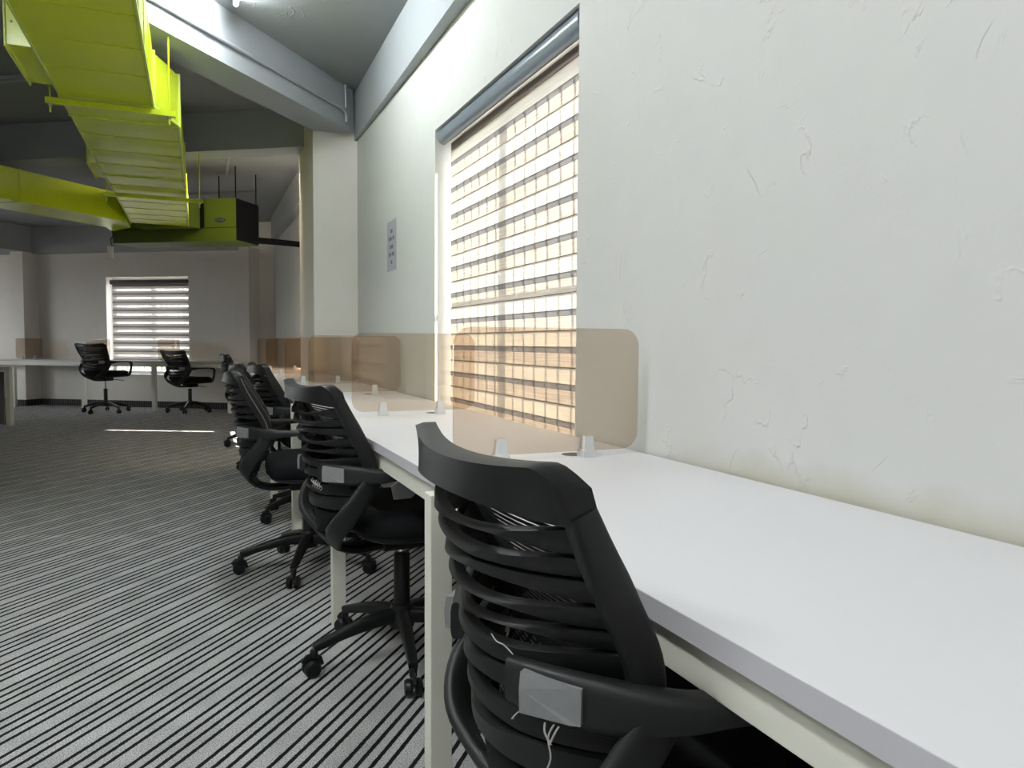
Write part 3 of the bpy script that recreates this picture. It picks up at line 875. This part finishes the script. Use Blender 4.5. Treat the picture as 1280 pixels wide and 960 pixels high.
# frayed thread and fluff on the nearest chair; loose fluff on the second
def strand(parent, pts, r, name='loose_thread', label=None):
    o = MB().tube(spline(pts, 4), r, seg=6).build(name, M['thread'], parent)
    if label: o['label'] = label
    return o
strand(c1, [(-0.278, -0.166, 0.628), (-0.283, -0.162, 0.612), (-0.281, -0.165, 0.590), (-0.287, -0.160, 0.565), (-0.283, -0.163, 0.540), (-0.286, -0.160, 0.52)], 0.0011, label='pale frayed thread')
strand(c1, [(-0.285, -0.158, 0.628), (-0.286, -0.160, 0.618), (-0.281, -0.166, 0.606)], 0.0013)
strand(c1, [(-0.275, -0.172, 0.628), (-0.279, -0.170, 0.620), (-0.282, -0.164, 0.606)], 0.0012)
strand(c1, [(-0.305, -0.115, 0.690), (-0.308, -0.095, 0.694), (-0.309, -0.075, 0.691), (-0.310, -0.060, 0.695)], 0.0008)
strand(c1, [(-0.302, -0.125, 0.628), (-0.309, -0.122, 0.620), (-0.303, -0.114, 0.615)], 0.0008)
for k in range(5):
    y = -0.06 - 0.02 * k
    strand(c2, [(-0.312, y, 0.632), (-0.318, y - 0.008, 0.626 - 0.004 * (k % 2)), (-0.312, y - 0.016, 0.618), (-0.316, y - 0.010, 0.610)], 0.0012, 'torn_fluff')
MB().prism([(-0.03, -0.012), (0.0, -0.036), (0.055, -0.030), (0.065, 0.0), (0.045, 0.030), (-0.01, 0.034)], 0.0, 0.004).xform(
    Matrix.Translation((-0.115, -0.265, 0.612)) @ Matrix.Rotation(R(-65), 4, 'X') @ Matrix.Rotation(R(5), 4, 'Z')).build('arm_plate', M['cap'], c2, sm=False)['label'] = 'bare grey arm bracket plate'

# ------------------------------------------------------------------ lime duct
ZB, ZT = 2.208, 2.472
duct = thing('air_duct', (-0.35, 5.0, ZB), 'long lime green rectangular air duct running overhead toward the far wall', 'duct')
def dv(x, y, z): return (x + 0.35, y - 5.0, z - ZB)
def duct_xr(y):
    return lerp_tab([(1.0, -0.172), (4.20, -0.176), (4.52, -0.066), (8.6, -0.046)], y)
def duct_xl(y):
    return lerp_tab([(1.0, -0.588), (4.2, -0.578), (8.6, -0.566)], y)
joints = [2.72, 3.08, 3.42, 3.76, 4.20, 4.52, 4.90, 5.28, 5.66, 6.02, 6.38, 6.74, 7.08, 7.42, 7.76, 8.06, 8.36]
def sect(y, g=0.0):
    return [dv(duct_xl(y) - g, y, ZB - g), dv(duct_xr(y) + g, y, ZB - g), dv(duct_xr(y) + g, y, ZT + g), dv(duct_xl(y) - g, y, ZT + g)]
for a, b_ in zip(joints[:-1], joints[1:]):
    # each sheet is cross-broken: a shallow crown halfway along
    MB().loft([sect(a + 0.002), sect(a * 0.5 + b_ * 0.5, 0.0022), sect(b_ - 0.002)]).build('duct_section', M['lime'], duct, sm=False)
for j in joints[1:-1]:
    g = 0.010 if j in (4.20, 4.52, 6.02) else 0.0035
    MB().loft([sect(j - 0.005, g), sect(j + 0.005, g)]).build('seam', M['lime'] if g < 0.005 else M['lime_rim'], duct, sm=False)
# long corner flanges along the lower edges
for fn, sg in ((duct_xl, -1), (duct_xr, 1)):
    rings = []
    for y in joints:
        x = fn(y)
        rings.append([dv(x - 0.004, y, ZB - 0.006), dv(x + 0.004 , y, ZB - 0.006), dv(x + 0.004, y, ZB + 0.010), dv(x - 0.004, y, ZB + 0.010)])
    MB().loft(rings).build('corner_flange', M['lime_rim'], duct, sm=False)
# outlet collars on the left side
for y0, y1, x0 in ((3.57, 4.05, -0.672), (5.68, 6.17, -0.634)):
    c = MB()
    xl = duct_xl(y0) - 0.004
    t = 0.004
    c.box(dv(x0, y0, ZB + 0.001), dv(xl, y1, ZB + 0.005)); c.box(dv(x0, y0, ZT - 0.005), dv(xl, y1, ZT - 0.001))
    c.box(dv(x0, y0, ZB + 0.005), dv(xl, y0 + t, ZT - 0.005)); c.box(dv(x0, y1 - t, ZB + 0.005), dv(xl, y1, ZT - 0.005))
    co = c.build('outlet_collar', M['lime'], duct, sm=False)
    r = MB()
    r.box(dv(x0 - 0.006, y0 - 0.012, ZB - 0.012), dv(x0, y1 + 0.012, ZB + 0.008)); r.box(dv(x0 - 0.006, y0 - 0.012, ZT - 0.008), dv(x0, y1 + 0.012, ZT + 0.010))
    r.box(dv(x0 - 0.006, y0 - 0.012, ZB + 0.008), dv(x0, y0 + 0.006, ZT - 0.008)); r.box(dv(x0 - 0.006, y1 - 0.006, ZB + 0.008), dv(x0, y1 + 0.012, ZT - 0.008))
    r.build('collar_rim', M['lime_rim'], co, sm=False)
    for zz in (ZB + 0.09, ZB + 0.17):
        MB().lathe([(0.004, -0.003), (0.004, 0.0)], dv(x0 + 0.02, y0, zz), 8, axis='Y').build('screw', M['black'], co)

# hangers
def hanger(y, x0, x1, label, m, right_top=None):
    root = thing('duct_hanger', ((x0 + x1) / 2, y, ZB - 0.03), label, 'hanger', 'hangers carrying the lime duct')
    cx = (x0 + x1) / 2
    MB().box((x0 - cx, -0.016, -0.014), (x1 - cx, 0.016, 0.014)).build('cross_bar', m, root, sm=False, bevel=0.002)
    for x in (x0 + 0.02, x1 - 0.03):
        MB().tube([(x - cx, 0, -0.055), (x - cx, 0, ((right_top if right_top and x > cx else H - 0.004) - ZB + 0.03))], 0.0045, 8).build('rod', m if m is M['lime'] else M['steel'], root)
        MB().lathe([(0.009, -0.026), (0.010, -0.016), (0.004, -0.015)], (x - cx, 0, 0), 6).build('nut', M['steel'], root)
    return root
hanger(4.20, -0.640, -0.075, 'lime painted cross bar with rods carrying the near part of the green duct', M['lime'], 2.556)
hanger(6.66, -0.640, 0.075, 'lime painted cross bar with rods carrying the far part of the green duct', M['lime'])

# ------------------------------------------------------------------ air handler, its plenum and the branch duct
ac_o = FW(-1.08, -3.18)
ac = thing('air_handler', (*ac_o, 2.09), 'olive green ceiling air handler with black side and oval badge at the duct end', 'air conditioner', rz=math.atan2(D.y, D.x))
def al(s0, s1, o0, o1, z0, z1):      # local x along D, local y into the room
    return MB().box((s0 + 1.08, -(o1 + 3.18), z0 - 2.09), (s1 + 1.08, -(o0 + 3.18), z1 - 2.09))
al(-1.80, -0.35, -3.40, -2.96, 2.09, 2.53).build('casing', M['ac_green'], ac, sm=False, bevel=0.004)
al(-1.812, -1.801, -3.395, -2.965, 2.10, 2.525).build('side_panel', M['black'], ac, sm=False)
al(-1.44, -0.78, -3.452, -3.401, 2.235, 2.50).build('flexible_collar', M['black'], ac, sm=False)
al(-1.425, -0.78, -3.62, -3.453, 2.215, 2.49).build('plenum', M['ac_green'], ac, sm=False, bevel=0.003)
al(-1.80, -0.36, -3.404, -3.401, 2.225, 2.231).build('panel_joint', M['black'], ac, sm=False)
# oval badge
bp = MB()
ring = lambda k, r, o: [((r[0] * math.cos(2 * math.pi * i / 28)) + (-1.62 + 1.08), o, r[1] * math.sin(2 * math.pi * i / 28) + 2.305 - 2.09) for i in range(28)]
bp.loft([ring(0, (0.062, 0.024), 0.2215), ring(0, (0.060, 0.022), 0.2245)])
badge = bp.build('badge', M['badge'], ac)
tx = bpy.data.curves.new('badge_text', 'FONT')
tx.body = 'Carrier'; tx.size = 0.034; tx.align_x = 'CENTER'; tx.align_y = 'CENTER'; tx.extrude = 0.0004; tx.shear = 0.25
to = bpy.data.objects.new('badge_text', tx); COL.objects.link(to)
bpy.context.view_layer.update()
tm = bpy.data.meshes.new_from_object(to.evaluated_get(bpy.context.evaluated_depsgraph_get()))
bpy.data.objects.remove(to)
tm.materials.clear(); tm.materials.append(M['badge_print'])
bt = bpy.data.objects.new('badge_lettering', tm); COL.objects.link(bt); bt.parent = badge
bt.location = (-0.54, 0.2250, 0.215); bt.rotation_euler = (R(90), 0, R(180))
# insulated pipes to the right wall
for z, y0, y1 in ((2.115, 8.52, 8.66), (2.165, 8.72, 8.88)):
    MB().tube([(0.545, y0, z), (0.80, (y0 * 2 + y1) / 3, z), (1.10, y1, z)], 0.022, 10).xform(Matrix.Translation((0, 0, 0))).build('insulated_pipe', M['black'], None)
pp = [o for o in bpy.data.objects if o.name.startswith('insulated_pipe')]
for i, o in enumerate(pp):
    tag(o, ('lower' if i == 0 else 'upper') + ' black insulated pipe from the air handler to the right wall', 'pipe', 'insulated pipes')
# hanging rods of the air handler
for s, o_ in ((-1.79, -3.38), (-1.79, -2.98), (-1.35, -2.98), (-0.40, -3.0)):
    MB().tube([(s + 1.08, -(o_ + 3.18), 0.44), (s + 1.08, -(o_ + 3.18), H - 0.004 - 2.09)], 0.006, 8).build('rod', M['black'], ac)

br = thing('branch_duct', (-1.5, 7.6, ZB), 'lime green branch duct coming in from the left to the air handler', 'duct')
poly = [(-2.55, 6.113), (-0.600, 8.330), (-0.600, 8.72), (-0.80, 9.10), (-0.83, 8.80), (-2.914, 6.433)]
poly = [(p[0] + 1.5, p[1] - 7.6) for p in poly]
MB().prism(poly, 0, ZT - ZB).build('duct_section', M['lime'], br, sm=False)
e0, e1 = Vector((-1.03, 7.842)), Vector((-1.03 - 0.36, 7.842 + 0.315))
for t in (0.30, 0.62):
    q = Vector((-2.55, 6.113)).lerp(Vector((-0.60, 8.33)), t)
    n_ = Vector((-0.751, 0.660))
    a_ = Vector((0.660, 0.751))
    pr = [q - a_ * 0.006 - n_ * 0.004, q + a_ * 0.006 - n_ * 0.004, q + a_ * 0.006 + n_ * 0.49, q - a_ * 0.006 + n_ * 0.49]
    MB().prism([(p.x + 1.5, p.y - 7.6) for p in pr], -0.004, ZT - ZB + 0.004).build('seam', M['lime'], br, sm=False)

# cable end hanging below the branch duct
hc = thing('hanging_cable', (-0.800, 9.02, 2.208), 'loose white cable and socket hanging below the left end of the green air handler', 'cable')
MB().tube(spline([(0, 0.0, 0.02), (0.012, 0, -0.05), (-0.012, 0, -0.10), (0.004, 0, -0.17)], 4), 0.006, 8).build('cable', M['plastic2'], hc)
MB().box((-0.045, -0.02, -0.30), (0.012, 0.02, -0.17)).build('socket', M['white_plastic'], hc, sm=False, bevel=0.006)

# ------------------------------------------------------------------ tube lights and conduits
def tube_light(a, b_, label, lit, drop=0.035, wide=0.03):
    a, b_ = Vector(a), Vector(b_)
    mid = (a + b_) / 2
    root = thing('tube_light', mid, label, 'lamp', 'tube lights')
    d = (b_ - a).normalized()
    L = (b_ - a).length / 2
    sd = Vector((-d.y, d.x, 0)).normalized()
    dn = d.cross(sd)
    if dn.z > 0: dn = -dn
    def P(l, s, z): return tuple(d * l + sd * s + dn * z)
    base = MB().loft([[P(-L, -wide / 2, 0), P(-L, wide / 2, 0), P(-L, wide * .42, drop * .7), P(-L, -wide * .42, drop * .7)], [P(L, -wide / 2, 0), P(L, wide / 2, 0), P(L, wide * .42, drop * .7), P(L, -wide * .42, drop * .7)]])
    base.build('lamp_body', M['white_cap'] if lit else M['conduit'], root, sm=False)
    MB().tube([P(-L + 0.012, 0, drop), P(L - 0.012, 0, drop)], 0.012, 10).build('tube', M[lit] if lit else M['tube_off'], root)
    for e in (-L, L - 0.014):
        MB().tube([P(e, 0, drop), P(e + 0.014, 0, drop)], 0.014, 10).build('end_cap', M['white_cap'], root)
    return root
tube_light((0.222, 4.34, H), (0.222, 3.14, H), 'lit white tube light whose end shows at the top edge of the photo', 'tube_top')
tube_light((-0.95, 1.7, H), (-0.95, 0.5, H), 'unseen lit white tube light added on the ceiling to brighten the nearest desk', 'tube_added')  # this and the next two are extra ceiling lamps added out of view
tube_light((-1.9, 2.2, H), (-1.9, 1.0, H), 'unseen lit white tube light added on the ceiling left of the camera', 'tube_added')
tube_light((-1.1, -0.4, H), (-1.1, -1.6, H), 'unseen lit white tube light added on the ceiling behind the camera', 'tube_added')
bq = B0 + N * 0.252  # added lamp concealed by the beam, lifts the dim far wall
tl0, tl1 = bq + D * 0.25, bq + D * 1.45
tube_light((tl0.x, tl0.y, 2.64), (tl1.x, tl1.y, 2.64), 'unseen warm tube light added behind the second grey beam to brighten the far wall', 'tube_warm_fill')
tube_light((-1.92, 6.72, H - 0.003), (-0.72, 5.91, H - 0.003), 'unlit grey tube light on the dark ceiling left of the green duct', False)
tube_light((0.32, 7.55, H), (0.33, 8.65, H), 'unlit grey tube light on the far ceiling right of the green duct', False)
q0, q1 = FW(3.76, -0.9, 2.64), FW(3.76, -2.1, 2.64)
tube_light(q0, q1, 'unlit white tube light fixed along the far left beam', False)
tube_light((-2.36, 10.9, 2.42), (-2.95, 11.3, 2.24), 'tilted unlit tube light hanging at the upper left edge of the photo', False)

def conduit(pts, r, label, m=None):
    c = Vector(pts[0])
    o = MB().tube([tuple(Vector(p) - c) for p in pts], r, 10).build('conduit_pipe', m or M['conduit'])
    o.location = c
    return tag(o, label, 'pipe')
def onA(l, z, off=0.014):
    p = A1 + ad * l - an * off
    return (p.x, p.y, z)
cp_ = [onA(l, z) for l, z in ((-4.0, 2.668), (-1.5, 2.669), (0.10, 2.676), (0.245, 2.678), (0.285, 2.664), (0.300, 2.64), (0.302, 2.60))]
cd = conduit(cp_, 0.011, 'grey conduit clipped along the side of the near grey beam')
for l in (-0.75, -0.10):
    p = Vector(onA(l, 2.674, 0.014)) - Vector(cp_[0])
    MB().tube([tuple(p - Vector((*ad, 0)) * 0.008), tuple(p + Vector((*ad, 0)) * 0.008)], 0.0135, 10).build('coupling', M['conduit'], cd)
conduit([onA(0.300, 2.70, 0.010), onA(0.300, H, 0.010)], 0.008, 'short grey conduit dropping from the ceiling corner beside the white column')
conduit([FW(1.2, -2.2, H - 0.02), FW(-1.35, -2.2, H - 0.02)], 0.014, 'dark conduit across the far ceiling behind the air handler', M['steel'])

# ------------------------------------------------------------------ notice on the wall
no = thing('paper_notice', (XW - 0.001, 4.562, 1.635), 'small sheet of paper with printed lines taped to the right wall before the window', 'notice')
MB().box((-0.0012, -0.112, -0.152), (0.0, 0.112, 0.152)).build('sheet', M['paper'], no, sm=False)
for z, parts in ((0.088, ((0.0, 0.05),)), (0.044, ((0.03, 0.07), (-0.045, 0.04))), (-0.006, ((0.0, 0.08),)), (-0.052, ((0.04, 0.05), (-0.035, 0.06))), (-0.10, ((0.0, 0.035),))):
    for c, w_ in parts:
        MB().box((-0.0018, c - w_ / 2, z - 0.011), (-0.0013, c + w_ / 2, z + 0.011)).build('print_line', M['ink'], no, sm=False)
